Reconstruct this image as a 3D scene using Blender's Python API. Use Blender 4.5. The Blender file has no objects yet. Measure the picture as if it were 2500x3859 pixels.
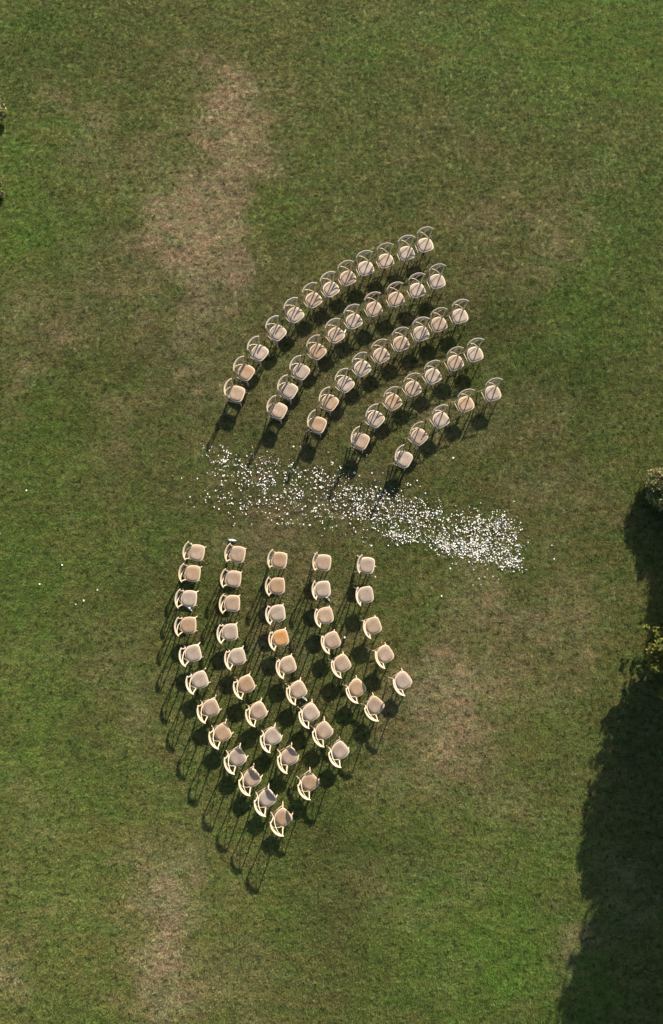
import bpy, math, random
import numpy as np
from mathutils import Vector, Matrix

SC = bpy.context.scene
COL = SC.collection
rnd = random.Random(7)
R = math.radians

# ------------------------------------------------------------------ camera
F_PX, CX, CY = 2724.0, 1250.0, 1929.5          # focal length and centre in photo pixels
DIST, TILT, ROLL = 20.0, 0.0961, -0.0263
cam_d = bpy.data.cameras.new('camera'); cam = bpy.data.objects.new('camera', cam_d); COL.objects.link(cam)
cam_d.sensor_fit = 'VERTICAL'; cam_d.sensor_height = 36.0; cam_d.lens = 36.0 * F_PX / 3859.0
cam_d.clip_end = 2000; cam_d.clip_start = 0.1
ROT = (Matrix.Rotation(ROLL, 3, 'Y') @ Matrix.Rotation(TILT, 3, 'X'))
_d0 = ROT @ Vector((0, 0, -1))
CAM = -_d0 * (DIST / -_d0.z)
cam.location = CAM; cam.rotation_euler = ROT.to_euler()
SC.camera = cam

# ------------------------------------------------------------------ light
SUN_AZ, SUN_EL = 68.7, 28.0                     # azimuth from +X towards +Y
w = bpy.data.worlds.new('World'); SC.world = w; w.use_nodes = True
wn = w.node_tree.nodes; wl = w.node_tree.links
bg = wn['Background']; sky = wn.new('ShaderNodeTexSky'); sky.sky_type = 'NISHITA'; sky.sun_disc = False
sky.sun_elevation = R(SUN_EL); sky.sun_rotation = R(90 - SUN_AZ)
wl.new(sky.outputs[0], bg.inputs[0]); bg.inputs[1].default_value = 0.075
sky.dust_density = 1.6; sky.ozone_density = 0.7
sd = bpy.data.lights.new('sun', 'SUN'); sd.energy = 5.0; sd.angle = R(0.5); sd.color = (1.0, 0.87, 0.70)
sun = bpy.data.objects.new('sun', sd); COL.objects.link(sun)
SDIR = Vector((math.cos(R(SUN_AZ)) * math.cos(R(SUN_EL)), math.sin(R(SUN_AZ)) * math.cos(R(SUN_EL)), math.sin(R(SUN_EL))))
sun.rotation_euler = SDIR.to_track_quat('Z', 'Y').to_euler(); sun.location = SDIR * 40
SC.view_settings.view_transform = 'Standard'; SC.view_settings.look = 'None'
SC.view_settings.gamma = 1.0; SC.view_settings.use_curve_mapping = False
SC.view_settings.exposure = 1.16

# ------------------------------------------------------------------ terrain function and projection
CURV = 0.0053
YL = 20.0
def gz(x, y):
    yy = max(-YL, min(YL, y))
    z = -CURV * yy * yy
    if yy != y: z -= 2 * CURV * YL * (abs(y) - YL) * 0.35
    return z
def gn(x, y):
    yy = max(-YL, min(YL, y))
    return Vector((0, 2 * CURV * yy, 1)).normalized()
def ray(px, py):
    return ROT @ Vector(((px - CX) / F_PX, -(py - CY) / F_PX, -1.0))
def at(px, py, h=0.0):
    """the point h above the lawn that the photo shows at pixel px, py"""
    d = ray(px, py); t = (h - CAM.z) / d.z
    for _ in range(25):
        p = CAM + d * t; t += (gz(p.x, p.y) + h - p.z) / d.z
    return CAM + d * t
def at_v(xs, ys):
    """vectorised at() on the lawn"""
    M = np.array(ROT); d = np.stack([(xs - CX) / F_PX, -(ys - CY) / F_PX, -np.ones_like(xs)], -1) @ M.T
    t = -CAM.z / d[:, 2]
    for _ in range(20):
        y = CAM.y + d[:, 1] * t; z = CAM.z + d[:, 2] * t
        t += (-CURV * np.clip(y, -YL, YL) ** 2 - z) / d[:, 2]
    return CAM.x + d[:, 0] * t, CAM.y + d[:, 1] * t

# ------------------------------------------------------------------ helpers
def tag(o, label=None, cat=None, group=None, kind=None):
    if label: o['label'] = label
    if cat: o['category'] = cat
    if group: o['group'] = group
    if kind: o['kind'] = kind
    return o
def empty(name, loc=(0, 0, 0)):
    o = bpy.data.objects.new(name, None); COL.objects.link(o); o.location = loc; o.empty_display_size = 0.1
    return o
class MB:
    def __init__(s): s.v = []; s.f = []
    def tube(s, pts, rad, n=8, flat=1.0, cap=True):
        """swept tube; rad one number or a list; flat scales the section's up axis"""
        pts = [Vector(p) for p in pts]; m = len(pts)
        if not hasattr(rad, '__len__'): rad = [rad] * m
        b = len(s.v); up = Vector((0, 0, 1))
        d0 = (pts[1] - pts[0]).normalized()
        ref = Vector((1, 0, 0)) if abs(d0.z) > 0.8 else up
        for i, p in enumerate(pts):
            d = (pts[min(i + 1, m - 1)] - pts[max(i - 1, 0)]).normalized()
            a = d.cross(ref).normalized(); c = a.cross(d).normalized()
            for k in range(n):
                t = 2 * math.pi * k / n
                s.v.append(tuple(p + a * (math.cos(t) * rad[i]) + c * (math.sin(t) * rad[i] * flat)))
        for i in range(m - 1):
            for k in range(n):
                k2 = (k + 1) % n
                s.f.append((b + i * n + k, b + i * n + k2, b + (i + 1) * n + k2, b + (i + 1) * n + k))
        if cap:
            s.f.append(tuple(b + k for k in reversed(range(n)))); s.f.append(tuple(b + (m - 1) * n + k for k in range(n)))
        return s
    def build(s, name, mat, parent=None, smooth=True):
        me = bpy.data.meshes.new(name); me.from_pydata(s.v, [], s.f)
        if smooth: me.polygons.foreach_set('use_smooth', [True] * len(me.polygons))
        me.materials.append(mat); me.update()
        o = bpy.data.objects.new(name, me); COL.objects.link(o)
        if parent: o.parent = parent
        return o
def spline(P, n=6):
    P = [Vector(p) for p in P]; out = []
    Q = [P[0] * 2 - P[1]] + P + [P[-1] * 2 - P[-2]]
    for i in range(1, len(Q) - 2):
        for k in range(n):
            t = k / n; a, b, c, d = Q[i - 1], Q[i], Q[i + 1], Q[i + 2]
            out.append(0.5 * ((2 * b) + (c - a) * t + (2 * a - 5 * b + 4 * c - d) * t * t + (3 * b - a - 3 * c + d) * t ** 3))
    out.append(P[-1]); return out

# ------------------------------------------------------------------ materials
class NT:
    def __init__(s, name, rough=0.8, spec=0.2):
        s.m = bpy.data.materials.new(name); s.m.use_nodes = True; s.t = s.m.node_tree; s.b = s.t.nodes['Principled BSDF']
        s.b.inputs['Roughness'].default_value = rough; s.b.inputs['Specular IOR Level'].default_value = spec
    def n(s, typ, **kw):
        x = s.t.nodes.new(typ)
        for k, v in kw.items():
            if k.startswith('i_'):
                x.inputs[k[2:].replace('_', ' ')].default_value = v
            else: setattr(x, k, v)
        return x
    def l(s, a, b): s.t.links.new(a, b)
    def noise(s, vec, scale, detail=3, rough=0.55, dist=0.0):
        x = s.n('ShaderNodeTexNoise'); x.inputs['Scale'].default_value = scale; x.inputs['Detail'].default_value = detail
        x.inputs['Roughness'].default_value = rough; x.inputs['Distortion'].default_value = dist
        if vec is not None: s.l(vec, x.inputs['Vector'])
        return x.outputs[0]
    def rng(s, v, a, b, c, d):
        x = s.n('ShaderNodeMapRange'); s.l(v, x.inputs[0])
        for i, q in enumerate((a, b, c, d)): x.inputs[i + 1].default_value = q
        return x.outputs[0]
    def math(s, op, a, b=None):
        x = s.n('ShaderNodeMath', operation=op)
        for i, q in enumerate((a, b)):
            if q is None: continue
            if isinstance(q, (int, float)): x.inputs[i].default_value = q
            else: s.l(q, x.inputs[i])
        return x.outputs[0]
    def mix(s, fac, a, b, blend='MIX'):
        x = s.n('ShaderNodeMix', data_type='RGBA', blend_type=blend)
        for i, q in ((0, fac), (6, a), (7, b)):
            if isinstance(q, (int, float)): x.inputs[i].default_value = q
            elif isinstance(q, tuple): x.inputs[i].default_value = (*q, 1) if len(q) == 3 else q
            else: s.l(q, x.inputs[i])
        return x.outputs[2]
    def scale(s, col, fac):
        x = s.n('ShaderNodeVectorMath', operation='SCALE'); s.l(col, x.inputs[0])
        if isinstance(fac, (int, float)): x.inputs['Scale'].default_value = fac
        else: s.l(fac, x.inputs['Scale'])
        return x.outputs[0]
    def bump(s, h, strength, dist=0.01):
        x = s.n('ShaderNodeBump'); x.inputs['Strength'].default_value = strength; x.inputs['Distance'].default_value = dist
        s.l(h, x.inputs['Height']); s.l(x.outputs[0], s.b.inputs['Normal'])

def grass_mat(name, instancer):
    t = NT(name, 0.75, 0.15)
    a = t.n('ShaderNodeAttribute'); a.attribute_name = 'tint'; a.attribute_type = 'INSTANCER' if instancer else 'GEOMETRY'
    g = t.n('ShaderNodeNewGeometry'); pos = g.outputs['Position']
    n1 = t.rng(t.noise(pos, 7.0, 3, 0.6), 0.32, 0.68, 0.0, 1.0)      # hand-sized clumps
    n2 = t.rng(t.noise(pos, 24.0, 2, 0.6), 0.3, 0.7, 0.0, 1.0)       # single tufts
    n3 = t.rng(t.noise(pos, 2.2, 2, 0.5), 0.35, 0.65, 0.0, 1.0)
    col = a.outputs['Color']
    mp = t.n('ShaderNodeMapping'); mp.inputs['Rotation'].default_value = (0, 0, R(32)); mp.inputs['Scale'].default_value = (1.0, 2.6, 1.0); t.l(pos, mp.inputs[0])
    n5 = t.rng(t.noise(mp.outputs[0], 2.3, 4, 0.6, 0.5), 0.32, 0.68, 0.0, 1.0)     # lie of the grass: long slanting clumps
    n6 = t.rng(t.noise(mp.outputs[0], 0.9, 4, 0.6, 0.8), 0.35, 0.65, 0.0, 1.0)
    col = t.scale(col, t.rng(n5, 0, 1, 0.76, 1.24))
    gr = t.n('ShaderNodeVectorMath', operation='MULTIPLY'); t.l(col, gr.inputs[0]); gr.inputs[1].default_value = (0.76, 1.02, 0.84)
    col = t.mix(n6, col, gr.outputs[0])
    col = t.scale(col, t.rng(n1, 0, 1, 0.79, 1.21))
    col = t.scale(col, t.rng(n2, 0, 1, 0.62, 1.38))
    straw = t.mix(t.math('MULTIPLY', t.rng(n3, 0.3, 1, 0, 1), t.rng(n2, 0.5, 1, 0, 0.38)), col, (0.24, 0.17, 0.075))
    col = t.mix(t.math('MULTIPLY', t.rng(n1, 0.55, 0.0, 0, 1), t.rng(n2, 0.6, 0.0, 0, 0.45)), straw, (0.022, 0.042, 0.012))
    n4 = t.rng(t.noise(pos, 8.0, 3, 0.6, 0.4), 0.352, 0.432, 0.0, 1.0)     # sparse dark pockets
    col = t.mix(t.rng(n4, 0, 1, 0.72, 0.0), col, (0.018, 0.036, 0.010))
    if instancer:
        oi = t.n('ShaderNodeObjectInfo')
        col = t.scale(col, t.rng(oi.outputs['Random'], 0, 1, 0.86, 1.14))
        tr = t.n('ShaderNodeBsdfTranslucent'); t.l(col, tr.inputs[0]); mx = t.n('ShaderNodeMixShader'); mx.inputs[0].default_value = 0.22
        t.l(t.b.outputs[0], mx.inputs[1]); t.l(tr.outputs[0], mx.inputs[2])
        t.l(mx.outputs[0], t.t.nodes['Material Output'].inputs[0])
        t.l(col, t.b.inputs['Base Color'])
    else:
        t.l(t.scale(col, 0.8), t.b.inputs['Base Color'])
        t.bump(t.noise(pos, 45, 4, 0.65), 1.0, 0.03)
    return t.m

def wood_mat(name, base, dark):
    t = NT(name, 0.55, 0.3)
    c = t.n('ShaderNodeTexCoord').outputs['Object']; mp = t.n('ShaderNodeMapping'); mp.inputs['Scale'].default_value = (1, 1, 0.25); t.l(c, mp.inputs[0])
    n = t.rng(t.noise(mp.outputs[0], 55, 4, 0.6, 0.6), 0.3, 0.75, 0, 1)
    oi = t.n('ShaderNodeObjectInfo'); col = t.mix(n, base, dark)
    col = t.scale(col, t.rng(oi.outputs['Random'], 0, 1, 0.93, 1.07))
    t.l(col, t.b.inputs['Base Color']); return t.m

def cane_mat(name, base, worn):
    """woven cane pad: crossed strands, slubs and a worn middle"""
    t = NT(name, 0.7, 0.2)
    c = t.n('ShaderNodeTexCoord').outputs['Object']
    def wave(direction, sc):
        x = t.n('ShaderNodeTexWave'); x.wave_type = 'BANDS'; x.bands_direction = direction; x.inputs['Scale'].default_value = sc
        x.inputs['Distortion'].default_value = 0.6; x.inputs['Detail'].default_value = 2; t.l(c, x.inputs['Vector']); return x.outputs[1]
    wv = t.math('MULTIPLY', wave('X', 26), wave('Y', 26))
    mpa = t.n('ShaderNodeMapping'); mpa.inputs['Scale'].default_value = (1, 9, 1); t.l(c, mpa.inputs[0])
    mpb = t.n('ShaderNodeMapping'); mpb.inputs['Scale'].default_value = (9, 1, 1); t.l(c, mpb.inputs[0])
    sl = t.math('ADD', t.noise(mpa.outputs[0], 8, 3), t.noise(mpb.outputs[0], 8, 3))
    oi = t.n('ShaderNodeObjectInfo')
    off = t.n('ShaderNodeVectorMath', operation='ADD'); t.l(c, off.inputs[0])
    cx = t.n('ShaderNodeCombineXYZ'); t.l(t.math('MULTIPLY', oi.outputs['Random'], 37.0), cx.inputs[0]); t.l(cx.outputs[0], off.inputs[1])
    big = t.rng(t.noise(off.outputs[0], 5, 2), 0.35, 0.65, 0, 1)
    col = t.mix(big, base, worn)
    col = t.scale(col, t.rng(sl, 0.72, 1.28, 0.70, 1.24))
    col = t.scale(col, t.rng(wv, 0, 1, 0.84, 1.1))
    col = t.scale(col, t.rng(oi.outputs['Random'], 0, 1, 0.92, 1.08))
    t.l(col, t.b.inputs['Base Color']); t.bump(wv, 0.5, 0.002); return t.m

def leaf_mat(name, cols, trans=0.25):
    t = NT(name, 0.55, 0.3)
    g = t.n('ShaderNodeNewGeometry')
    rp = t.n('ShaderNodeValToRGB'); el = rp.color_ramp.elements
    for i, (p, c) in enumerate(cols):
        e = el[i] if i < 2 else el.new(p); e.position = p; e.color = (*c, 1)
    t.l(g.outputs['Random Per Island'], rp.inputs[0])
    cl = t.rng(t.noise(g.outputs['Position'], 2.5, 2), 0.3, 0.7, 0.7, 1.25)
    col = t.scale(rp.outputs[0], cl); t.l(col, t.b.inputs['Base Color'])
    tr = t.n('ShaderNodeBsdfTranslucent'); t.l(col, tr.inputs[0]); mx = t.n('ShaderNodeMixShader'); mx.inputs[0].default_value = trans
    t.l(t.b.outputs[0], mx.inputs[1]); t.l(tr.outputs[0], mx.inputs[2]); t.l(mx.outputs[0], t.t.nodes['Material Output'].inputs[0])
    return t.m
def plain(name, base, var=0.15, sc=20, rough=0.8, spec=0.2):
    t = NT(name, rough, spec); c = t.n('ShaderNodeTexCoord').outputs['Object']
    n = t.rng(t.noise(c, sc, 4), 0.3, 0.7, 1 - var, 1 + var)
    rgb = t.n('ShaderNodeRGB'); rgb.outputs[0].default_value = (*base, 1)
    t.l(t.scale(rgb.outputs[0], n), t.b.inputs['Base Color']); return t.m

M = {}
M['ground'] = grass_mat('lawn_turf', False)
M['blade'] = grass_mat('lawn_blades', True)
M['wood'] = wood_mat('limed_beech', (0.505, 0.415, 0.305), (0.425, 0.34, 0.24))
M['wood_pale'] = wood_mat('limed_beech_pale', (0.515, 0.44, 0.345), (0.43, 0.36, 0.27))
M['cane_pale'] = cane_mat('cane_pale', (0.315, 0.262, 0.215), (0.27, 0.22, 0.175))
M['cane_tan'] = cane_mat('cane_tan', (0.312, 0.243, 0.185), (0.27, 0.20, 0.145))
M['cane_brown'] = cane_mat('cane_brown', (0.308, 0.222, 0.15), (0.27, 0.182, 0.112))
M['cane_orange'] = cane_mat('cane_orange', (0.39, 0.235, 0.10), (0.35, 0.19, 0.07))
M['bark'] = plain('bark', (0.09, 0.065, 0.045), 0.4, 9)
M['stick'] = plain('dry_stick', (0.36, 0.29, 0.2), 0.3, 30)

# ------------------------------------------------------------------ lawn colour field (wear and dryness of the turf, plus darker and paler spots)
# (x, y, rx, ry, rotation, weight) in photo pixels of the 1542-wide view, laid on the ground
DRY = [(500,190,55,60,0,.70),(565,290,60,70,0,.62),(495,330,45,80,0,.5),(490,420,40,60,10,.75),(472,500,45,75,0,.95),(475,580,38,80,0,.85),(495,650,40,60,0,.7),(585,340,30,40,0,.4),(480,455,60,60,0,.4),(540,240,60,60,0,.35),(490,620,60,60,0,.3),(510,540,50,60,0,.3),
       (360,400,60,60,0,.22),(390,500,50,70,20,.3),(610,240,40,50,0,.35),(230,270,40,50,0,.42),(120,215,28,25,0,.5),(300,340,40,50,0,.22),(440,720,60,80,0,.38),(330,600,90,60,0,.35),
       (180,720,110,50,0,.25),(60,790,90,40,0,.3),(430,860,60,60,0,.25),(270,950,50,40,0,.35),(250,1080,50,35,0,.25),(1280,560,70,45,0,.42),(1110,480,70,40,0,.3),(1180,620,70,40,0,.22),
       (1330,430,60,40,0,.2),(1050,340,90,50,0,.15),(880,420,90,60,0,.1),(1110,1580,75,70,0,.55),(1000,1630,65,60,0,.6),(1050,1740,75,70,0,.45),(960,1600,40,50,0,.35),
       (1120,1420,90,60,0,.28),(1250,1430,80,80,0,.28),(1330,1500,50,90,20,.35),(1180,1360,60,40,0,.3),(1150,1830,70,50,0,.25),(940,1800,60,50,0,.25),(720,1150,120,35,10,.35),(640,1250,80,35,0,.3),
       (350,1640,40,50,0,.5),(250,1560,80,60,0,.12),(400,2030,70,40,0,.45),(400,2120,55,70,0,.75),(375,2230,45,100,0,.6),(430,2320,70,50,0,.5),(20,2250,45,60,0,.6),(560,2230,40,45,0,.25),
       (620,2340,60,35,0,.3),(60,1900,60,60,0,.2),(600,1380,60,150,0,.3),(750,1420,60,150,0,.28),(700,900,250,160,-30,.22),(850,800,200,130,-30,.15),(1050,2300,30,60,0,.15),(1330,2200,30,60,0,.45),(1470,2000,60,40,0,.4),(1440,2130,50,40,0,.35),(850,2060,90,60,0,.2),(1060,2000,80,60,0,.15),
       (1250,980,90,60,0,.22),(1330,1150,80,60,0,.3),(1050,1000,80,60,0,.25),(420,1980,60,100,0,.25)]
LUSH = [(60,60,110,90,0,.5),(60,330,60,120,0,.35),(170,480,110,130,0,.35),(30,560,60,90,0,.5),(880,100,140,70,0,.35),(1300,130,240,150,0,.55),(1450,500,110,140,0,.5),(1380,740,140,90,0,.5),
        (1180,840,90,60,0,.35),(640,500,90,60,0,.3),(720,350,90,70,0,.2),(60,1010,120,90,0,.35),(120,1250,120,110,0,.35),(60,1480,110,110,0,.35),(60,1700,110,80,0,.4),(160,1840,130,80,0,.3),
        (900,1940,110,60,0,.3),(1150,1960,120,60,0,.3),(1130,2130,130,80,0,.55),(1120,2290,130,90,0,.65),(900,2200,100,90,0,.25),(650,2130,70,60,0,.25),(150,2330,140,50,0,.3),(60,2120,80,60,0,.25),
        (640,1960,70,60,0,.2),(400,1230,60,70,0,.3),(1420,1000,80,120,0,.25),(1400,2300,120,120,0,.5),(1400,2000,120,160,0,.1),(560,1830,120,60,0,.1),(1250,1950,60,50,0,.2)]
DARK = [(130,130,160,70,0,.18),(560,640,60,60,0,.15),(250,560,60,60,0,.12),(250,800,150,60,0,.18),(150,960,160,60,0,.12),(1120,780,130,70,0,.2),(1350,900,150,70,0,.2),(820,1180,260,40,8,.18),
        (200,1370,200,40,0,.12),(250,1750,80,60,0,.12),(850,1990,130,50,0,.22),(800,2180,70,120,0,.18),(900,1130,160,40,8,.15),(1000,1480,70,50,0,.1),(1280,1080,150,60,0,.15),(620,1440,140,220,0,.12),(820,850,300,200,-30,.20),(620,1440,180,260,0,.08)]
PALE = [(100,2150,260,230,0,.20),(1080,2180,220,200,0,.16),(450,2050,160,220,0,.12),(1150,1650,150,180,0,.10),(1350,150,260,140,0,.14),(150,1650,150,200,0,.10),(520,350,160,260,0,.08),(900,60,300,60,0,.08),(60,300,90,260,0,.06)]
ROUGH_EDGE = [(1640,-60),(1752,0),(1820,41),(1871,93),(1933,145),(1990,207),(2032,239),(2089,280),(2151,310),(2193,337),(2271,363),(2400,394),(2500,405),(2900,430)]

def val_noise(x, y, sc, seed):
    r = np.random.RandomState(seed); T = r.rand(64, 64)
    u = x * sc + 1000.3; v = y * sc + 1000.7; i = np.floor(u).astype(int); j = np.floor(v).astype(int); a = u - i; b = v - j
    a = a * a * (3 - 2 * a); b = b * b * (3 - 2 * b)
    g = lambda p, q: T[p % 64, q % 64]
    return (g(i, j) * (1 - a) + g(i + 1, j) * a) * (1 - b) + (g(i, j + 1) * (1 - a) + g(i + 1, j + 1) * a) * b
def fbm(x, y, sc, seed, n=4):
    s = 0; w_ = 0
    for k in range(n):
        ca, sa = math.cos(k * 1.1), math.sin(k * 1.1)
        s = s + val_noise(x * ca - y * sa, x * sa + y * ca, sc * 2 ** k, seed + k) * 0.55 ** k; w_ += 0.55 ** k
    return s / w_
def field(X, Y, spots, seed):
    """soft irregular patches on the ground; their edges are broken by noise"""
    wx = (fbm(X, Y, 0.7, seed, 4) - 0.5) * 2.6; wy = (fbm(X + 50, Y, 0.7, seed + 9, 4) - 0.5) * 2.6
    wx = wx + (fbm(X, Y, 3.0, seed + 20, 3) - .5) * .8; wy = wy + (fbm(X + 9, Y, 3.0, seed + 29, 3) - .5) * .8
    A = X + wx; B = Y + wy; out = np.zeros_like(X)
    for (px, py, rx, ry, ro, wt) in spots:
        c = at(px * 1.6213, py * 1.6213); sx_, sy_ = rx * 1.6213 / 136, ry * 1.6213 / 134
        dx, dy = A - c.x, B - c.y; ca, sa = math.cos(R(-ro)), math.sin(R(-ro))
        u, v = dx * ca + dy * sa, -dx * sa + dy * ca
        out += wt * np.exp(-0.5 * ((u / sx_) ** 2 + (v / sy_) ** 2))
    return out
def tint(X, Y):
    dry = field(X, Y, DRY, 11); lush = field(X, Y, LUSH, 31); dark = field(X, Y, DARK, 51)
    dry = np.clip(dry * (0.55 + 0.9 * fbm(X, Y, 1.6, 71)) + (fbm(X, Y, 0.45, 81) - .5) * .22 + (fbm(X, Y, 2.6, 83) - .5) * .30, 0, 1.15)
    lush = np.clip(lush * 1.25 * (0.6 + 0.8 * fbm(X, Y, 1.2, 91)) + (fbm(X, Y, 0.5, 95) - .5) * .3, 0, 1)
    base = np.array([0.142, 0.143, 0.044]); cd = np.array([0.370, 0.262, 0.168]); cl = np.array([0.108, 0.163, 0.029])
    c = base[None] * np.ones((X.size, 3))
    c = c + (cl - c) * lush[:, None]
    c = c * (1 + field(X, Y, PALE, 61))[:, None]
    hi = np.clip((fbm(X, Y, 2.4, 111, 4) - .5) * 2.4, -1, 1); dry = np.clip(dry + hi * .42 * np.sqrt(np.clip(dry, 0, 1)), 0, 1)
    c = c + (cd - c) * dry[:, None] * 0.8
    ru = rough(X, Y) * .75; c = c + (np.array([0.205, 0.248, 0.062]) - c) * ru[:, None]
    rr_ = rough(X, Y + .35); eb = np.clip(4 * rr_ * (1 - rr_), 0, 1) * (fbm(X, Y, 1.3, 121) > .42); c = c * (1 + .13 * eb[:, None])
    c = c * (1 - np.clip(dark, 0, .6))[:, None] * (0.86 + 0.28 * fbm(X, Y, 0.9, 101))[:, None]
    return c
def rough(X, Y):
    pts = [at(*p) for p in ROUGH_EDGE]; ex = np.array([p.x for p in pts]); ey = np.array([p.y for p in pts])
    ye = np.interp(X + (fbm(X, Y, 1.5, 5) - .5) * .5, ex, ey, left=1e3)
    return 1 / (1 + np.exp(-(Y - ye) / 0.12))

def grid(name, x0, x1, y0, y1, step, mat, dz=0.0, col=True):
    nx = int(round((x1 - x0) / step)) + 1; ny = int(round((y1 - y0) / step)) + 1
    xs = np.linspace(x0, x1, nx); ys = np.linspace(y0, y1, ny); X, Y = np.meshgrid(xs, ys); X = X.ravel(); Y = Y.ravel()
    yy = np.clip(Y, -YL, YL); Z = -CURV * yy ** 2 - 2 * CURV * YL * np.maximum(np.abs(Y) - YL, 0) * 0.35 + dz
    V = np.stack([X, Y, Z], -1)
    i = np.arange(nx * ny).reshape(ny, nx); Fc = np.stack([i[:-1, :-1], i[:-1, 1:], i[1:, 1:], i[1:, :-1]], -1).reshape(-1, 4)
    me = bpy.data.meshes.new(name); me.vertices.add(len(V)); me.vertices.foreach_set('co', V.ravel())
    me.loops.add(Fc.size); me.loops.foreach_set('vertex_index', Fc.ravel()); me.polygons.add(len(Fc))
    me.polygons.foreach_set('loop_start', np.arange(0, Fc.size, 4)); me.polygons.foreach_set('use_smooth', np.ones(len(Fc), bool))
    me.update(); me.validate()
    c = np.concatenate([tint(X, Y), np.ones((X.size, 1))], 1)
    at_ = me.attributes.new('tint', 'FLOAT_COLOR', 'POINT'); at_.data.foreach_set('color', c.astype(np.float32).ravel())
    r_ = me.attributes.new('rough', 'FLOAT', 'POINT'); r_.data.foreach_set('value', rough(X, Y).astype(np.float32))
    me.materials.append(mat); o = bpy.data.objects.new(name, me); COL.objects.link(o); return o

ground = grid('lawn', -18, 18, -22, 22, 0.125, M['ground']); tag(ground, kind='structure')
far = grid('ground', -160, 160, -160, 160, 4.0, M['ground'], dz=-0.06); tag(far, kind='structure')

# grass tufts on the lawn: geometry nodes scatter (nobody could count them)
src = bpy.data.collections.new('tuft_sources')
def tuft(i, nb, length, width, spread, lean):
    v, f = [], []; rr = random.Random(100 + i)
    for _ in range(nb):
        a = rr.uniform(0, 6.283); r0 = spread * math.sqrt(rr.random()); x, y = r0 * math.cos(a), r0 * math.sin(a)
        az = rr.uniform(0, 6.283); L = length * rr.uniform(.6, 1.15); le = lean * rr.uniform(.4, 1.3)
        d = Vector((math.cos(az), math.sin(az), 0)); s_ = Vector((-d.y, d.x, 0)) * width * rr.uniform(.7, 1.3)
        p0 = Vector((x, y, 0)); p1 = p0 + d * (L * .5 * math.sin(le)) + Vector((0, 0, L * .5 * math.cos(le)))
        p2 = p1 + d * (L * .5 * math.sin(le * 1.6)) + Vector((0, 0, L * .5 * math.cos(le * 1.6)))
        b = len(v); v += [tuple(p0 - s_ * .5), tuple(p0 + s_ * .5), tuple(p1 - s_ * .5), tuple(p1 + s_ * .5), tuple(p2)]
        f += [(b, b + 1, b + 3, b + 2), (b + 2, b + 3, b + 4)]
    me = bpy.data.meshes.new('tuft'); me.from_pydata(v, [], f); me.materials.append(M['blade'])
    o = bpy.data.objects.new('tuft', me); src.objects.link(o)
for i in range(6): tuft(i, 24, 0.046, 0.0055, 0.055, 0.85)

grass_o = grid('grass', -13, 13, -17, 19, 0.125, M['ground']); tag(grass_o, kind='stuff')
grass_o['label'] = 'short mown lawn grass with dry brown patches and rougher turf at upper right'; grass_o['category'] = 'grass'
ng = bpy.data.node_groups.new('grass_scatter', 'GeometryNodeTree')
ng.interface.new_socket('Geometry', in_out='INPUT', socket_type='NodeSocketGeometry'); ng.interface.new_socket('Geometry', in_out='OUTPUT', socket_type='NodeSocketGeometry')
N = ng.nodes.new; Lk = ng.links.new
gi = N('NodeGroupInput'); go = N('NodeGroupOutput')
dp = N('GeometryNodeDistributePointsOnFaces'); dp.inputs['Density'].default_value = 330.0; dp.inputs['Seed'].default_value = 3
ci = N('GeometryNodeCollectionInfo'); ci.inputs[0].default_value = src; ci.inputs[1].default_value = True; ci.inputs[2].default_value = True
ip = N('GeometryNodeInstanceOnPoints'); ip.inputs['Pick Instance'].default_value = True
rv = N('FunctionNodeRandomValue'); rv.data_type = 'FLOAT_VECTOR'; rv.inputs[0].default_value = (-.15, -.15, 0); rv.inputs[1].default_value = (.15, .15, 6.283)
rs = N('FunctionNodeRandomValue'); rs.data_type = 'FLOAT'; rs.inputs[2].default_value = 0.65; rs.inputs[3].default_value = 1.35
na = N('GeometryNodeInputNamedAttribute'); na.data_type = 'FLOAT'; na.inputs[0].default_value = 'rough'
m1 = N('ShaderNodeMath'); m1.operation = 'MULTIPLY_ADD'; Lk(na.outputs[0], m1.inputs[0]); m1.inputs[1].default_value = 0.5; m1.inputs[2].default_value = 1.0
m2 = N('ShaderNodeMath'); m2.operation = 'MULTIPLY'; Lk(m1.outputs[0], m2.inputs[0]); Lk(rs.outputs[1], m2.inputs[1])
Lk(gi.outputs[0], dp.inputs[0]); Lk(dp.outputs[0], ip.inputs[0]); Lk(ci.outputs[0], ip.inputs['Instance'])
Lk(rv.outputs[0], ip.inputs['Rotation']); Lk(m2.outputs[0], ip.inputs['Scale']); Lk(ip.outputs[0], go.inputs[0])
md = grass_o.modifiers.new('scatter', 'NODES'); md.node_group = ng

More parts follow.
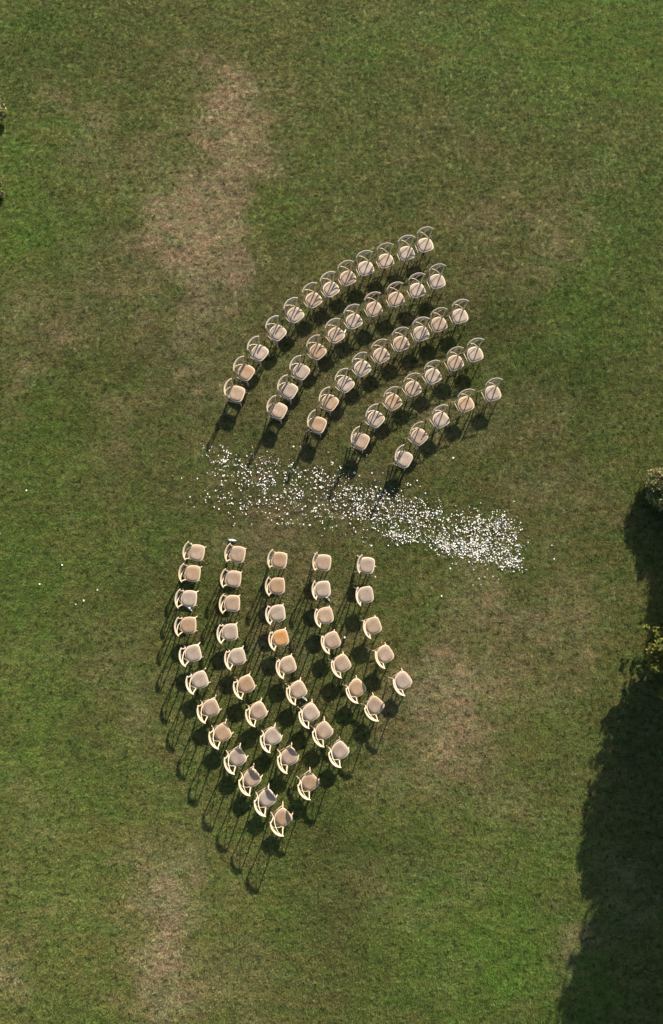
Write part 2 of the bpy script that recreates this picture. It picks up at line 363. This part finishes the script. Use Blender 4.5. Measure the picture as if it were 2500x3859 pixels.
# ------------------------------------------------------------------ trees and shrubs
def leaf_cloud(lobes, n, size, name, mat, parent, seed, flat=0.0, shell=0.55, jit=0.115):
    """leaf faces spread through uneven clumps inside each lobe (centre, radii)"""
    r = np.random.RandomState(seed); vol = np.array([a[1][0] * a[1][1] * a[1][2] for a in lobes]) ** .67; cnt = (n * vol / vol.sum()).astype(int)
    P = []
    for (c, rad), k in zip(lobes, cnt):
        nc = max(8, k // 45); d = r.normal(size=(nc, 3)); d /= np.linalg.norm(d, axis=1)[:, None]
        cc = d * (shell + (1 - shell) * r.rand(nc, 1) ** .6) * 0.9
        who = r.randint(0, nc, k); p = cc[who] + r.normal(size=(k, 3)) * jit
        P.append(np.array(c) + p * np.array(rad))
    P = np.concatenate(P); k = len(P)
    a = r.normal(size=(k, 3)); a[:, 2] *= .5; a /= np.linalg.norm(a, axis=1)[:, None]
    b = r.normal(size=(k, 3)); b -= (a * b).sum(1)[:, None] * a; b /= np.linalg.norm(b, axis=1)[:, None]
    s = size * (0.6 + 0.8 * r.rand(k, 1))
    V = np.stack([P - a * s, P - b * s * .42, P + a * s, P + b * s * .42], 1).reshape(-1, 3)
    me = bpy.data.meshes.new(name); me.vertices.add(len(V)); me.vertices.foreach_set('co', V.ravel())
    me.loops.add(4 * k); me.loops.foreach_set('vertex_index', np.arange(4 * k)); me.polygons.add(k); me.polygons.foreach_set('loop_start', np.arange(0, 4 * k, 4))
    me.update(); me.materials.append(mat); o = bpy.data.objects.new(name, me); COL.objects.link(o); o.parent = parent; return o
SH = Vector((SDIR.x / SDIR.z, SDIR.y / SDIR.z))   # shift of a shadow per metre of height
def lobe_for_shadow(px, py, r, z, sq=1.0):
    """where a crown lobe of radius r at height z must stand to shade the lawn at this spot"""
    g = at(px, py); x, y = g.x + SH.x * z, g.y + SH.y * z
    return (Vector((x, y, g.z + z)), (r, r, r * sq))
def tree(name, label, cat, lobes, n, leaf, mat, seed, group=None):
    cx = sum(l[0].x for l in lobes) / len(lobes); cy = sum(l[0].y for l in lobes) / len(lobes); z0 = gz(cx, cy)
    t = tag(empty(name, (cx, cy, z0)), label, cat, group)
    top = max(l[0].z for l in lobes) - z0; rr = random.Random(seed)
    mb = MB(); tr = 0.035 * top + 0.03
    fork = Vector((rr.uniform(-.1, .1), rr.uniform(-.1, .1), top * .45))
    mb.tube(spline([(0, 0, -.15), (0.03, 0.02, top * .2), fork], 4), [tr * (1.25 - .06 * i) for i in range(9)], 9)
    for c, rad in lobes:
        l = c - Vector((cx, cy, z0))
        for _ in range(5):
            e = l + Vector((rr.uniform(-1, 1) * rad[0], rr.uniform(-1, 1) * rad[1], rr.uniform(-.5, .8) * rad[2])) * .75
            m_ = (fork + e) / 2 + Vector((rr.uniform(-.2, .2), rr.uniform(-.2, .2), .12 * top))
            pts = spline([fork - Vector((0, 0, .1)), m_, e], 4); mb.tube(pts, [tr * .6 * (1 - .1 * i) for i in range(len(pts))], 6)
    mb.build('trunk', M['bark'], t)
    rel = [(c - Vector((cx, cy, z0)), rad) for c, rad in lobes]
    leaf_cloud(rel, n, leaf, 'crown', mat, t, seed); return t

M['leaf_dark'] = leaf_mat('leaves_dark', [(0, (.030, .055, .014)), (1, (.075, .105, .024)), (.5, (.048, .080, .018))])
M['leaf_blush'] = leaf_mat('leaves_blush', [(0, (.12, .17, .055)), (1, (.50, .30, .22)), (.55, (.20, .22, .07)), (.82, (.30, .25, .12))])
M['leaf_gold'] = leaf_mat('leaves_gold', [(0, (.09, .12, .024)), (1, (.32, .28, .06)), (.5, (.16, .18, .034)), (.8, (.23, .23, .045))])

tree('tree', 'tall dark leafy tree beyond the right edge casting the long shade on the lawn', 'tree',
     [lobe_for_shadow(2680, 2780, 1.95, 5.0), lobe_for_shadow(2590, 3160, 1.85, 5.3)], 46000, .12, M['leaf_dark'], 1)
tree('tree', 'broad dark tree beyond the lower right edge shading the bottom corner of the lawn', 'tree',
     [lobe_for_shadow(2435, 3650, 1.95, 4.8), lobe_for_shadow(2610, 3960, 2.35, 5.0), lobe_for_shadow(2590, 3400, 1.6, 5.2)], 52000, .12, M['leaf_dark'], 2)
tree('small_tree', 'small dark round-headed tree beyond the right edge between the flowering shrub and the conifer', 'tree',
     [lobe_for_shadow(2560, 2120, .9, 2.9), lobe_for_shadow(2540, 2290, .72, 3.1), lobe_for_shadow(2680, 2250, .9, 3.1)], 14000, .07, M['leaf_dark'], 3)

def shrub(name, label, cat, px, py, rad, h, n, leaf, mat, seed):
    g = at(px, py); t = tag(empty(name, g), label, cat); rr = random.Random(seed)
    mb = MB(); lobes = []
    for k in range(7):
        a = k * .9 + rr.uniform(-.3, .3); q = rad * rr.uniform(.35, .62) if k else 0
        c = Vector((q * math.cos(a), q * math.sin(a), h * rr.uniform(.42, .68))); s_ = rad * rr.uniform(.42, .6)
        lobes.append((c, (s_, s_, h * .36))); mb.tube(spline([(0.03 * math.cos(a), 0.03 * math.sin(a), -.05), c * .5 + Vector((0, 0, .02)), c], 3), [.022 * (1 - .1 * i) for i in range(7)], 6)
    mb.build('stem', M['bark'], t); leaf_cloud(lobes, n, leaf, 'foliage', mat, t, seed, shell=.4); return t
shrub('flowering_shrub', 'rounded shrub with pinkish and green leaves at the middle of the right edge', 'shrub', 2508, 1850, .76, 1.2, 42000, .045, M['leaf_blush'], 21)
shrub('flowering_shrub', 'pink-tinged leafy shrub just showing at the upper left edge', 'shrub', -22, 430, .50, .5, 12000, .04, M['leaf_blush'], 22)
shrub('flowering_shrub', 'small pink-leaved shrub barely in view below the larger one at the left edge', 'shrub', -13, 722, .30, .4, 5000, .035, M['leaf_blush'], 23)

def conifer(px, py, h, rad, seed):
    g = at(px, py); t = tag(empty('conifer', g), 'yellow-green conifer with pointed sprays standing in the shade at the right edge', 'conifer')
    rr = random.Random(seed); MB().tube([(0, 0, -.1), (0, 0, h * .5), (0, 0, h * .97)], [.07, .05, .012], 8).build('trunk', M['bark'], t)
    br = MB(); V = []; lobes = []
    n = 170
    for k in range(n):
        z = h * (.08 + .86 * (k / n)); rr_ = rad * (1 - (z / h) ** 2.6) * rr.uniform(.72, 1.12) + .08; a = k * 2.4 + rr.uniform(-.2, .2)
        e = Vector((rr_ * math.cos(a), rr_ * math.sin(a), z + .25 * rr_)); b = Vector((0, 0, z - .05)); br.tube([b, (b + e) / 2, e], [.014, .009, .004], 5)
        for q in range(5):
            s_ = .35 + .16 * q; c = b + (e - b) * s_; lobes.append((c, (.24 - .02 * q, .24 - .02 * q, .13)))
    br.build('branches', M['bark'], t); leaf_cloud(lobes, 110000, .042, 'foliage', M['leaf_gold'], t, seed, shell=.1); return t
conifer(2565, 2462, 3.3, 1.28, 5)

# ------------------------------------------------------------------ chairs
SEAT_H = 0.462
OUT = [(0.220, 0), (0.216, .095), (0.203, .155), (0.160, .203), (0.075, .222), (-.02, .221), (-.10, .203), (-.160, .155), (-.200, .085), (-.213, 0)]
half = [Vector((x, y, 0)) for x, y in OUT]
ring = half + [Vector((p.x, -p.y, 0)) for p in reversed(half[1:-1])]
def closed(P, n=3):
    m = len(P); out = []
    for i in range(m):
        a, b, c, d = P[i - 1], P[i], P[(i + 1) % m], P[(i + 2) % m]
        for k in range(n):
            t = k / n; out.append(0.5 * ((2 * b) + (c - a) * t + (2 * a - 5 * b + 4 * c - d) * t * t + (3 * b - a - 3 * c + d) * t ** 3))
    return out
RING = closed(ring)
def loft(rings, cap0=True, cap1=True, wrap=False):
    mb = MB(); n = len(rings[0])
    for r_ in rings: mb.v += [tuple(p) for p in r_]
    m = len(rings)
    for j in range(m if wrap else m - 1):
        for k in range(n):
            k2 = (k + 1) % n; j2 = (j + 1) % m
            mb.f.append((j * n + k, j * n + k2, j2 * n + k2, j2 * n + k))
    if not wrap:
        if cap0: mb.f.append(tuple(reversed(range(n))))
        if cap1: mb.f.append(tuple((m - 1) * n + k for k in range(n)))
    return mb
def rs_(s, z): return [Vector((p.x * s, p.y * s, z)) for p in RING]
def make_chair():
    t = empty('chair')
    H = SEAT_H
    # bent seat hoop with rounded section
    loft([rs_(.83, H - .030), rs_(.97, H - .032), rs_(1.0, H - .020), rs_(1.0, H - .006), rs_(.975, H + .002), rs_(.86, H + .003), rs_(.83, H - .004)], wrap=True).build('seat_frame', M['wood'], t)
    # cane pad, slightly domed, rolled edge
    loft([rs_(.84, H - .012), rs_(.855, H + .006), rs_(.835, H + .016), rs_(.77, H + .022), rs_(.55, H + .023), rs_(.25, H + .020), rs_(.06, H + .0195)]).build('seat_pad', M['cane_tan'], t)
    for s in (1, -1):
        MB().tube(spline([(.150, s * .150, H - .012), (.158, s * .172, .28), (.175, s * .205, -.02)], 4), [.0185, .019, .019, .0185, .018, .0175, .0165, .015, .0135], 8).build('leg', M['wood'], t)
    for s in (1, -1):   # rear leg runs on as the back post
        pts = spline([(-.275, s * .238, -.02), (-.215, s * .205, .20), (-.168, s * .184, .43), (-.172, s * .190, .56), (-.182, s * .208, .74), (-.198, s * .226, .872)], 4)
        MB().tube(pts, [.0135 + .0055 * min(1, i / 7) - (.0045 * max(0, i - 10) / 10) for i in range(len(pts))], 8).build('leg', M['wood'], t)
    # steam-bent top rail: a board set on edge that leans back
    P = spline([(-.180, .258, .855), (-.224, .182, .866), (-.257, .095, .873), (-.269, 0, .876), (-.257, -.095, .873), (-.224, -.182, .866), (-.180, -.258, .855)], 4)
    mb = MB(); m = len(P)
    for i, p in enumerate(P):
        d = (P[min(i + 1, m - 1)] - P[max(i - 1, 0)]).normalized(); o_ = Vector((0, 0, 1)).cross(d).normalized()
        if o_.x > 0: o_ = -o_
        up = (Vector((0, 0, 1)) + o_ * .55).normalized(); nr = up.cross(d).normalized()
        e = min(i, m - 1 - i) / (m - 1) * 2; hh = .016 + .027 * min(1, e * 2.2); th = .0115
        for a in range(8):
            an = 2 * math.pi * (a + .5) / 8; ca, sa = math.cos(an), math.sin(an)
            sq = 1 / max(abs(ca), abs(sa)) * .9
            mb.v.append(tuple(p + up * (hh * sa * sq) + nr * (th * ca * sq)))
        if i:
            b = (i - 1) * 8
            for k in range(8): mb.f.append((b + k, b + (k + 1) % 8, b + 8 + (k + 1) % 8, b + 8 + k))
    mb.f.append(tuple(reversed(range(8)))); mb.f.append(tuple((m - 1) * 8 + k for k in range(8)))
    mb.build('top_rail', M['wood'], t)
    for s in (1, -1):
        k = .004 * s
        MB().tube(spline([(-.163, s * .158, H - .01), (-.208 + k, s * .09, .555), (-.240 + k, s * -.015, .69), (-.238 + k, s * -.12, .80), (-.204, s * -.208, .850)], 4), .0115, 8, .62).build('cross_slat', M['wood'], t)
    for s in (1, -1):
        MB().tube([(.162, s * .183, .21), (-.02, s * .192, .205), (-.213, s * .203, .20)], .0095, 7).build('stretcher', M['wood'], t)
    MB().tube([(-.02, .192, .205), (-.02, 0, .207), (-.02, -.192, .205)], .009, 7).build('stretcher', M['wood'], t)
    # arched braces between the front legs and the seat
    MB().tube(spline([(.160, .176, .30), (.165, .13, .395), (.17, 0, .418), (.165, -.13, .395), (.160, -.176, .30)], 3), .008, 7).build('seat_brace', M['wood'], t)
    return t

ORD = ['', 'first', 'second', 'third', 'fourth', 'fifth', 'sixth', 'seventh', 'eighth', 'ninth', 'tenth', 'eleventh', 'twelfth']
# seat centre (photo px), facing angle in the image (clockwise from right), seat tone; upper rows run from their right end
UP = [
 [(1602.9,922.3,70,'P'),(1532.9,953.1,71.5,'P'),(1454.3,981.9,70,'T'),(1378.4,1009.9,67,'P'),(1310.9,1046.8,61.7,'T'),(1247,1088.5,55.5,'P'),(1181.3,1129.3,53.5,'T'),(1112.8,1185,49,'P'),(1045.9,1252.7,43.7,'P'),(978.2,1328.2,37.5,'P'),(926.5,1402,32.5,'B'),(891.4,1482.9,18.5,'T')],
 [(1647.7,1059.3,69.6,'P'),(1572.6,1092.8,67.5,'P'),(1492.8,1126.6,65,'T'),(1409.9,1163.6,64,'T'),(1333.9,1209.1,58,'P'),(1265.8,1261.6,55,'T'),(1196.9,1323.5,46,'B'),(1134.6,1399.6,36.7,'P'),(1089.5,1471.2,30.8,'P'),(1049.8,1546.7,26,'T')],
 [(1733.3,1190.4,69,'P'),(1654.3,1221.2,67.5,'T'),(1586.6,1256.2,69,'P'),(1511.1,1293.9,66.5,'T'),(1436.4,1338.3,59.5,'T'),(1365.4,1386.6,53.6,'P'),(1302.3,1446.7,45.5,'P'),(1242.8,1516,35,'B'),(1198.8,1600,22.5,'B')],
 [(1789.9,1334,67.5,'P'),(1715.8,1366.1,65,'T'),(1631.7,1416.3,60.5,'P'),(1556.2,1463.4,61.5,'T'),(1482.3,1514.4,54.5,'B'),(1416.1,1578.6,43,'P'),(1360.3,1661,25.5,'T')],
 [(1857,1481.3,69,'P'),(1755.4,1522.2,66.5,'B'),(1661.3,1580.9,59.5,'P'),(1579.6,1644.7,45,'T'),(1522.4,1729.2,28,'P')]]
LOW = [
 [(740.3,2082.5,10,'T'),(725.1,2161.1,6,'B'),(711.5,2256,5,'P'),(709.6,2356.4,-1.5,'B'),(727.1,2463,-14,'P'),(752.4,2563.4,-19.5,'P'),(794,2668.9,-22.6,'T'),(838,2763,-28.5,'B'),(894.4,2855.3,-31.5,'P'),(948.9,2933.9,-36,'T'),(1006.1,3009.7,-35.5,'P'),(1065.8,3082.4,-44,'B')],
 [(894.4,2088.7,9.5,'T'),(878.8,2181.3,6,'T'),(874.2,2273.9,0.5,'T'),(866,2382.5,-4.6,'P'),(894.4,2475.5,-13,'P'),(927.5,2580.2,-25.5,'B'),(973,2680.9,-28,'T'),(1027.5,2776.3,-30.4,'P'),(1090.5,2852.5,-30,'T'),(1167.3,2948.6,-40.5,'B')],
 [(1052,2110.9,8.5,'B'),(1043.8,2208.2,-1.5,'B'),(1045,2311.3,-8,'P'),(1056.7,2404.7,-13.6,'O'),(1084.3,2506.6,-19.7,'T'),(1123.3,2601.2,-27.8,'T'),(1170,2686.8,-32,'P'),(1220.6,2754.9,-38,'T'),(1280.9,2830,-40.5,'P')],
 [(1217.9,2120.2,6.3,'T'),(1215.6,2221,-5,'P'),(1225.7,2320.2,-12.5,'T'),(1251,2414.4,-24,'T'),(1289.1,2501.9,-32,'T'),(1344.7,2594.2,-39.7,'B'),(1413.6,2660.3,-48.5,'T')],
 [(1382.1,2130.4,8.5,'P'),(1377.4,2242,-8.5,'P'),(1405.8,2359.1,-21,'T'),(1450.6,2466.9,-31,'T'),(1518.3,2566.9,-38,'P')]]
TONE = {'P': ('Pale beige', 'cane_pale', 'wood_pale'), 'T': ('Light tan', 'cane_tan', 'wood'), 'B': ('Brown-tan', 'cane_brown', 'wood'), 'O': ('Bright orange-tan', 'cane_orange', 'wood')}
UROW = ['outermost', 'second', 'middle', 'fourth', 'innermost']; LROW = ['leftmost', 'second', 'middle', 'fourth', 'rightmost']
proto = make_chair(); used = False
def place_chair(px, py, ang, tone, label, group):
    global used
    if not used: c = proto; used = True
    else:
        c = proto.copy(); COL.objects.link(c)
        for ch in proto_parts: q = ch.copy(); COL.objects.link(q); q.parent = c
    p = at(px, py, SEAT_H); q = at(px + 30 * math.cos(R(ang)), py + 30 * math.sin(R(ang)), SEAT_H)
    n = gn(p.x, p.y); b = p - n * SEAT_H
    x = (q - p).normalized(); x = (x - n * x.dot(n)).normalized(); y = n.cross(x)
    c.matrix_world = Matrix(((x.x, y.x, n.x, b.x), (x.y, y.y, n.y, b.y), (x.z, y.z, n.z, gz(b.x, b.y)), (0, 0, 0, 1)))
    for ch in c.children:
        mt = TONE[tone][1] if ch.name.startswith('seat_pad') else TONE[tone][2]
        ch.material_slots[0].link = 'OBJECT'; ch.material_slots[0].material = M[mt]
    tag(c, label, 'chair', group)
proto_parts = list(proto.children)
for ri, row in enumerate(UP):
    n = len(row)
    for k, (px, py, a, tn) in enumerate(row):
        j = k + 1; i2 = n - k
        side, o_ = ('right', j) if j <= i2 else ('left', i2)
        where = f"at the {side} end" if o_ == 1 else f"{ORD[o_]} from the {side} end"
        place_chair(px, py, a, tn, f"{TONE[tn][0]} seated cross-back chair, {where} of the upper block's {UROW[ri]} row", 'chairs of the upper block')
for ri, row in enumerate(LOW):
    n = len(row)
    for k, (px, py, a, tn) in enumerate(row):
        j = k + 1; i2 = n - k
        side, o_ = ('petal', j) if j <= i2 else ('bottom', i2)
        where = f"at the {side} end" if o_ == 1 else f"{ORD[o_]} from the {side} end"
        place_chair(px, py, a, tn, f"{TONE[tn][0]} seated cross-back chair, {where} of the lower block's {LROW[ri]} row", 'chairs of the lower block')

# ------------------------------------------------------------------ petals
t = NT('petal_white', 0.6, 0.2)
gp = t.n('ShaderNodeNewGeometry'); rp = t.n('ShaderNodeValToRGB'); els = rp.color_ramp.elements
els[0].position = 0; els[0].color = (.86, .86, .89, 1); els[1].position = 1; els[1].color = (.52, .42, .32, 1)
e = els.new(.6); e.color = (.82, .82, .78, 1); e = els.new(.86); e.color = (.66, .67, .52, 1)
oi = t.n('ShaderNodeObjectInfo'); t.l(t.math('FRACT', t.math('ADD', gp.outputs['Random Per Island'], oi.outputs['Random'])), rp.inputs[0]); t.l(rp.outputs[0], t.b.inputs['Base Color'])
M['petal'] = t.m
def petal_geo(r_, L):
    """a curled rose petal: 3x3 grid cupped upward"""
    v = []; w_ = L * r_.uniform(.7, 1.0); cup = L * r_.uniform(.12, .38); tw = r_.uniform(-.3, .3)
    for i in range(4):
        u = i / 3 - .5; ww = w_ * (.45, 1.0, .98, .55)[i]
        for j in range(3):
            q = j / 2 - .5; v.append(Vector((u * L, q * ww, cup * (4 * q * q * .6 + 4 * u * u * .5) + tw * u * q * L + .004)))
    f = [(i * 3 + j, i * 3 + j + 1, (i + 1) * 3 + j + 1, (i + 1) * 3 + j) for i in range(3) for j in range(2)]
    return v, f
pr = random.Random(17)
BL = [(840,1705,40,22,42),(905,1750,70,35,75),(860,1760,45,25,45),(1000,1785,45,35,55),(930,1850,90,45,120),(880,1910,45,35,28),(1060,1850,60,50,70),(1090,1775,45,20,55),(1010,1900,70,35,60),(1150,1910,70,40,70),
      (1210,1795,32,18,45),(1170,1860,70,50,60),(1290,1830,55,50,70),(1310,1900,60,45,100),(1370,1900,50,35,95),(1430,1880,50,35,50),(1400,1950,80,25,35),(1500,1910,50,28,70),(1560,1890,55,22,35),(1520,1960,80,35,130),
      (1500,2022,38,16,70),(1550,2028,35,14,50),(1620,1950,55,35,90),(1650,2020,35,20,70),(1650,1940,20,15,25),(1680,2065,40,16,60),(1740,2060,55,26,150),(1790,2030,50,32,130),(1770,1990,50,25,70),(1790,2085,40,20,110),
      (1810,1955,55,22,60),(1880,1965,45,22,65),(1850,2040,60,35,85),(1895,2005,35,22,50),(1920,2110,35,22,80),(1925,2050,30,35,40),(1935,2120,20,14,35),(1880,2070,40,30,50),(1350,2010,120,30,18),(1750,2120,80,25,14),(1400,1840,250,60,40),(760,1850,60,50,12),(1150,1980,160,30,16)]
pts = []
for (x, y, sx, sy, n) in BL:
    for _ in range(int(n * (1.15 if x < 1300 else 1.65))):
        gx, gy = pr.gauss(0, 1), pr.gauss(0, 1)
        if abs(gx) > 2.2 or abs(gy) > 2.2: continue
        px, py = x + sx * gx, y + sy * gy + .12 * sx * gx
        if pr.random() < .3 and pts:
            q = pts[-1]; px, py = q[0] + pr.gauss(0, 5), q[1] + pr.gauss(0, 4)
        pts.append((px, py))
pr.shuffle(pts)
def petal_matrix(px, py, r_, lift=.038):
    g = at(px, py); return Matrix.Translation((g.x, g.y, g.z + lift + r_.uniform(-.006, .01))) @ Matrix.Rotation(r_.uniform(0, 6.283), 4, 'Z') @ Matrix.Rotation(r_.gauss(0, .35), 4, 'X') @ Matrix.Rotation(r_.gauss(0, .3), 4, 'Y')
pm = []
for i in range(8):
    v, f = petal_geo(pr, pr.uniform(.037, .048)); me = bpy.data.meshes.new('petal'); me.from_pydata(v, [], f); me.materials.append(M['petal'])
    me.polygons.foreach_set('use_smooth', [True] * len(f)); pm.append(me)
def petal(px, py, label, group=None):
    o = bpy.data.objects.new('petal', pm[pr.randrange(8)]); COL.objects.link(o); o.matrix_world = petal_matrix(px, py, pr)
    return tag(o, label, 'petal', group)
NB = 290
ZONES = [(1000, 'white petal in the loose left end of the strewn aisle, above the leftmost lower rows', 'petals at the left end of the aisle'),
         (1330, 'white petal in the sparse stretch of aisle above the middle and fourth lower rows', 'petals in the sparse middle of the aisle'),
         (1640, 'white petal in the aisle just right of the shade of the innermost upper row', 'petals right of the innermost row shade'),
         (9999, 'bright white petal in the densest strewing at the right end of the aisle', 'petals at the dense right end of the aisle')]
for (px, py) in pts[:NB]:
    _, lb, gr_ = next(z for z in ZONES if px < z[0]); petal(px, py, lb, gr_)
V, Fc = [], []
for (px, py) in pts[NB:]:
    v, f = petal_geo(pr, pr.uniform(.013, .034)); m_ = petal_matrix(px, py, pr); b = len(V)
    V += [tuple(m_ @ q) for q in v]; Fc += [tuple(b + i for i in q) for q in f]
me = bpy.data.meshes.new('petal_scatter'); me.from_pydata(V, [], Fc); me.materials.append(M['petal']); me.polygons.foreach_set('use_smooth', [True] * len(Fc))
o = bpy.data.objects.new('petal_scatter', me); COL.objects.link(o); tag(o, 'small white and cream petals scattered thickly over the aisle grass', 'petals', 'petals strewn along the aisle', 'stuff')
LONE = [(103,1849,'white petal alone on green grass near the left edge, level with the petal aisle'),(3,2013,'pale petal cut by the left edge of the picture'),(237,2129,'lone white petal on grass midway between left edge and lower block'),
 (153,2201,'tiny white petal on grass nearest the left edge below the aisle'),(370,2222,'faint cream petal on grass closest to the left side of the lower block'),(288,2275,'brightest white petal on the grass left of the lower block'),
 (318,2263,'small bluish petal just right of the brightest lone petal at left'),(545,2037,'lone petal up and left of the first chair of the leftmost row'),(718,1872,'petal lying just left of the aisle strewing'),(1708,1727,'white petal alone on grass right of the innermost upper row'),
 (1402,1783,'white petal beside the shadow of the innermost upper chair'),(1107,1684,'white petal between chair shadows above the left part of the aisle'),(2078,2055,'lone petal on grass right of the dense end of the aisle'),(2087,2106,'lowest of the two lone petals right of the aisle end'),
 (1663,2245,'single white petal below the aisle, right of the rightmost lower row'),(1783,2203,'left petal of a loose trio below the dense end of the aisle'),(1812,2201,'right petal of a loose trio below the dense end of the aisle'),(1827,2175,'large white petal below the dense end of the aisle'),
 (1858,2171,'white petal just right of the large one below the aisle end'),(1415,2133,'greenish petal touching the right side of the first chair of the rightmost row'),(1415,2173,'small petal right of the gap between first and second rightmost chairs')]
for (px, py, lb) in LONE: petal(px, py, lb)

# ------------------------------------------------------------------ bottles and litter
t = NT('clear_plastic', 0.12, 0.5); t.b.inputs['Base Color'].default_value = (.72, .80, .86, 1); t.b.inputs['Transmission Weight'].default_value = .35; t.b.inputs['IOR'].default_value = 1.3
t.bump(t.noise(t.n('ShaderNodeTexCoord').outputs['Object'], 60, 2), .4, .004); M['plastic'] = t.m
t = NT('green_plastic', 0.12, 0.5); t.b.inputs['Base Color'].default_value = (.32, .52, .40, 1); t.b.inputs['Transmission Weight'].default_value = .5
t.bump(t.noise(t.n('ShaderNodeTexCoord').outputs['Object'], 60, 2), .4, .004); M['plastic_green'] = t.m
M['cap'] = plain('bottle_cap', (.78, .80, .76), .05, 20, .4, .4); M['sleeve'] = plain('bottle_sleeve', (.70, .72, .80), .12, 40, .5, .3)
def bottle(px, py, ang, label, mat='plastic', sc=1.0, upright=False, crush=0.0):
    """small drink bottle: ribbed body, paper sleeve, screw cap"""
    g = at(px, py); t_ = tag(empty('water_bottle', g), label, 'bottle')
    prof = [(0, .020), (.004, .031), (.03, .032), (.036, .0295), (.042, .032), (.066, .032), (.072, .0295), (.078, .032), (.118, .032), (.124, .029), (.13, .032), (.15, .031), (.172, .019), (.18, .0125), (.192, .0125)]
    rr = random.Random(int(px))
    mb = MB().tube([(0, 0, z) for z, _ in prof], [r_ * (1 - crush * rr.uniform(0, .4)) for _, r_ in prof], 14); mb.build('body', M[mat], t_)
    MB().tube([(0, 0, .079), (0, 0, .117)], .0332, 14).build('sleeve', M['sleeve'], t_)
    MB().tube([(0, 0, .186), (0, 0, .189), (0, 0, .203), (0, 0, .205)], [.0145, .0158, .0158, .013], 12).build('cap', M['cap'], t_)
    if upright: t_.location.z += .0; t_.scale = (sc,) * 3
    else:
        # lying: local +Z points along the image direction ang
        d = (at(px + 30 * math.cos(R(ang)), py + 30 * math.sin(R(ang))) - g).normalized(); side = Vector((0, 0, 1)).cross(d).normalized(); up = d.cross(side)
        t_.matrix_world = Matrix(((side.x * sc, up.x * sc, d.x * sc, g.x - d.x * .1), (side.y * sc, up.y * sc, d.y * sc, g.y - d.y * .1), (side.z * sc, up.z * sc, d.z * sc, g.z + .05), (0, 0, 0, 1)))
    return t_
bottle(877, 2037, 4, 'crumpled clear bottle lying beside the first chair of the second lower row', crush=.5)
bottle(714, 2290, 48, 'clear water bottle with white cap poking out below a pale leftmost-row chair')
bottle(1233, 2252, 52, 'greenish clear bottle lying under the second chair of the fourth lower row', 'plastic_green')
bottle(1146, 2629, 45, 'pale bottle end showing below the sixth chair of the middle lower row')
bottle(1300, 1252, -60, 'crumpled bottle by the right side of the sixth second-row upper chair', crush=.6, sc=.8)
bottle(1128, 1426, 50, 'clear bottle with pale cap beside a leg of a second-row upper chair', sc=.8)
bottle(1299, 2402, 0, 'upright bottle with white cap standing alone between the two rightmost lower rows', 'plastic', .85, True)
bottle(1334, 2566, -70, 'small clear bottle tip peeping out above a brown-tan fourth-row chair', sc=.7)
# bunched white paper tissue under an upper chair
def tissue(px, py, sz, label):
    g = at(px, py); mb = MB(); rr = random.Random(int(px)); n, m = 7, 7
    for i in range(n):
        for j in range(m):
            mb.v.append(((i / 6 - .5) * sz, (j / 6 - .5) * sz, .05 + rr.uniform(-.012, .022)))
    mb.f = [(i * m + j, i * m + j + 1, (i + 1) * m + j + 1, (i + 1) * m + j) for i in range(n - 1) for j in range(m - 1)]
    o = mb.build('paper_tissue', M['cap'], None, False); o.location = g; o.rotation_euler.z = .7
    s_ = o.modifiers.new('thick', 'SOLIDIFY'); s_.thickness = .002; return tag(o, label, 'tissue')
tissue(1250, 1121, .075, 'folded grey-white paper tissue at the front leg of an outermost-row chair')
tissue(1336, 1783, .055, 'small folded scrap of paper at the edge of an upper chair shadow')
g = at(1568, 1555); mb = MB()
mb.tube(spline([(-.07, .05, .045), (-.02, .02, .06), (.03, -.02, .05), (.07, -.05, .045)], 4), [.008, .007, .006, .006, .005, .005, .005, .005, .004, .004, .004, .003, .003], 6)
mb.tube([(0.0, 0.01, .055), (.03, .035, .06)], [.004, .002], 5)
o = mb.build('twig', M['stick']); o.location = g; tag(o, 'pale dry twig on the grass between the two innermost upper rows', 'twig')
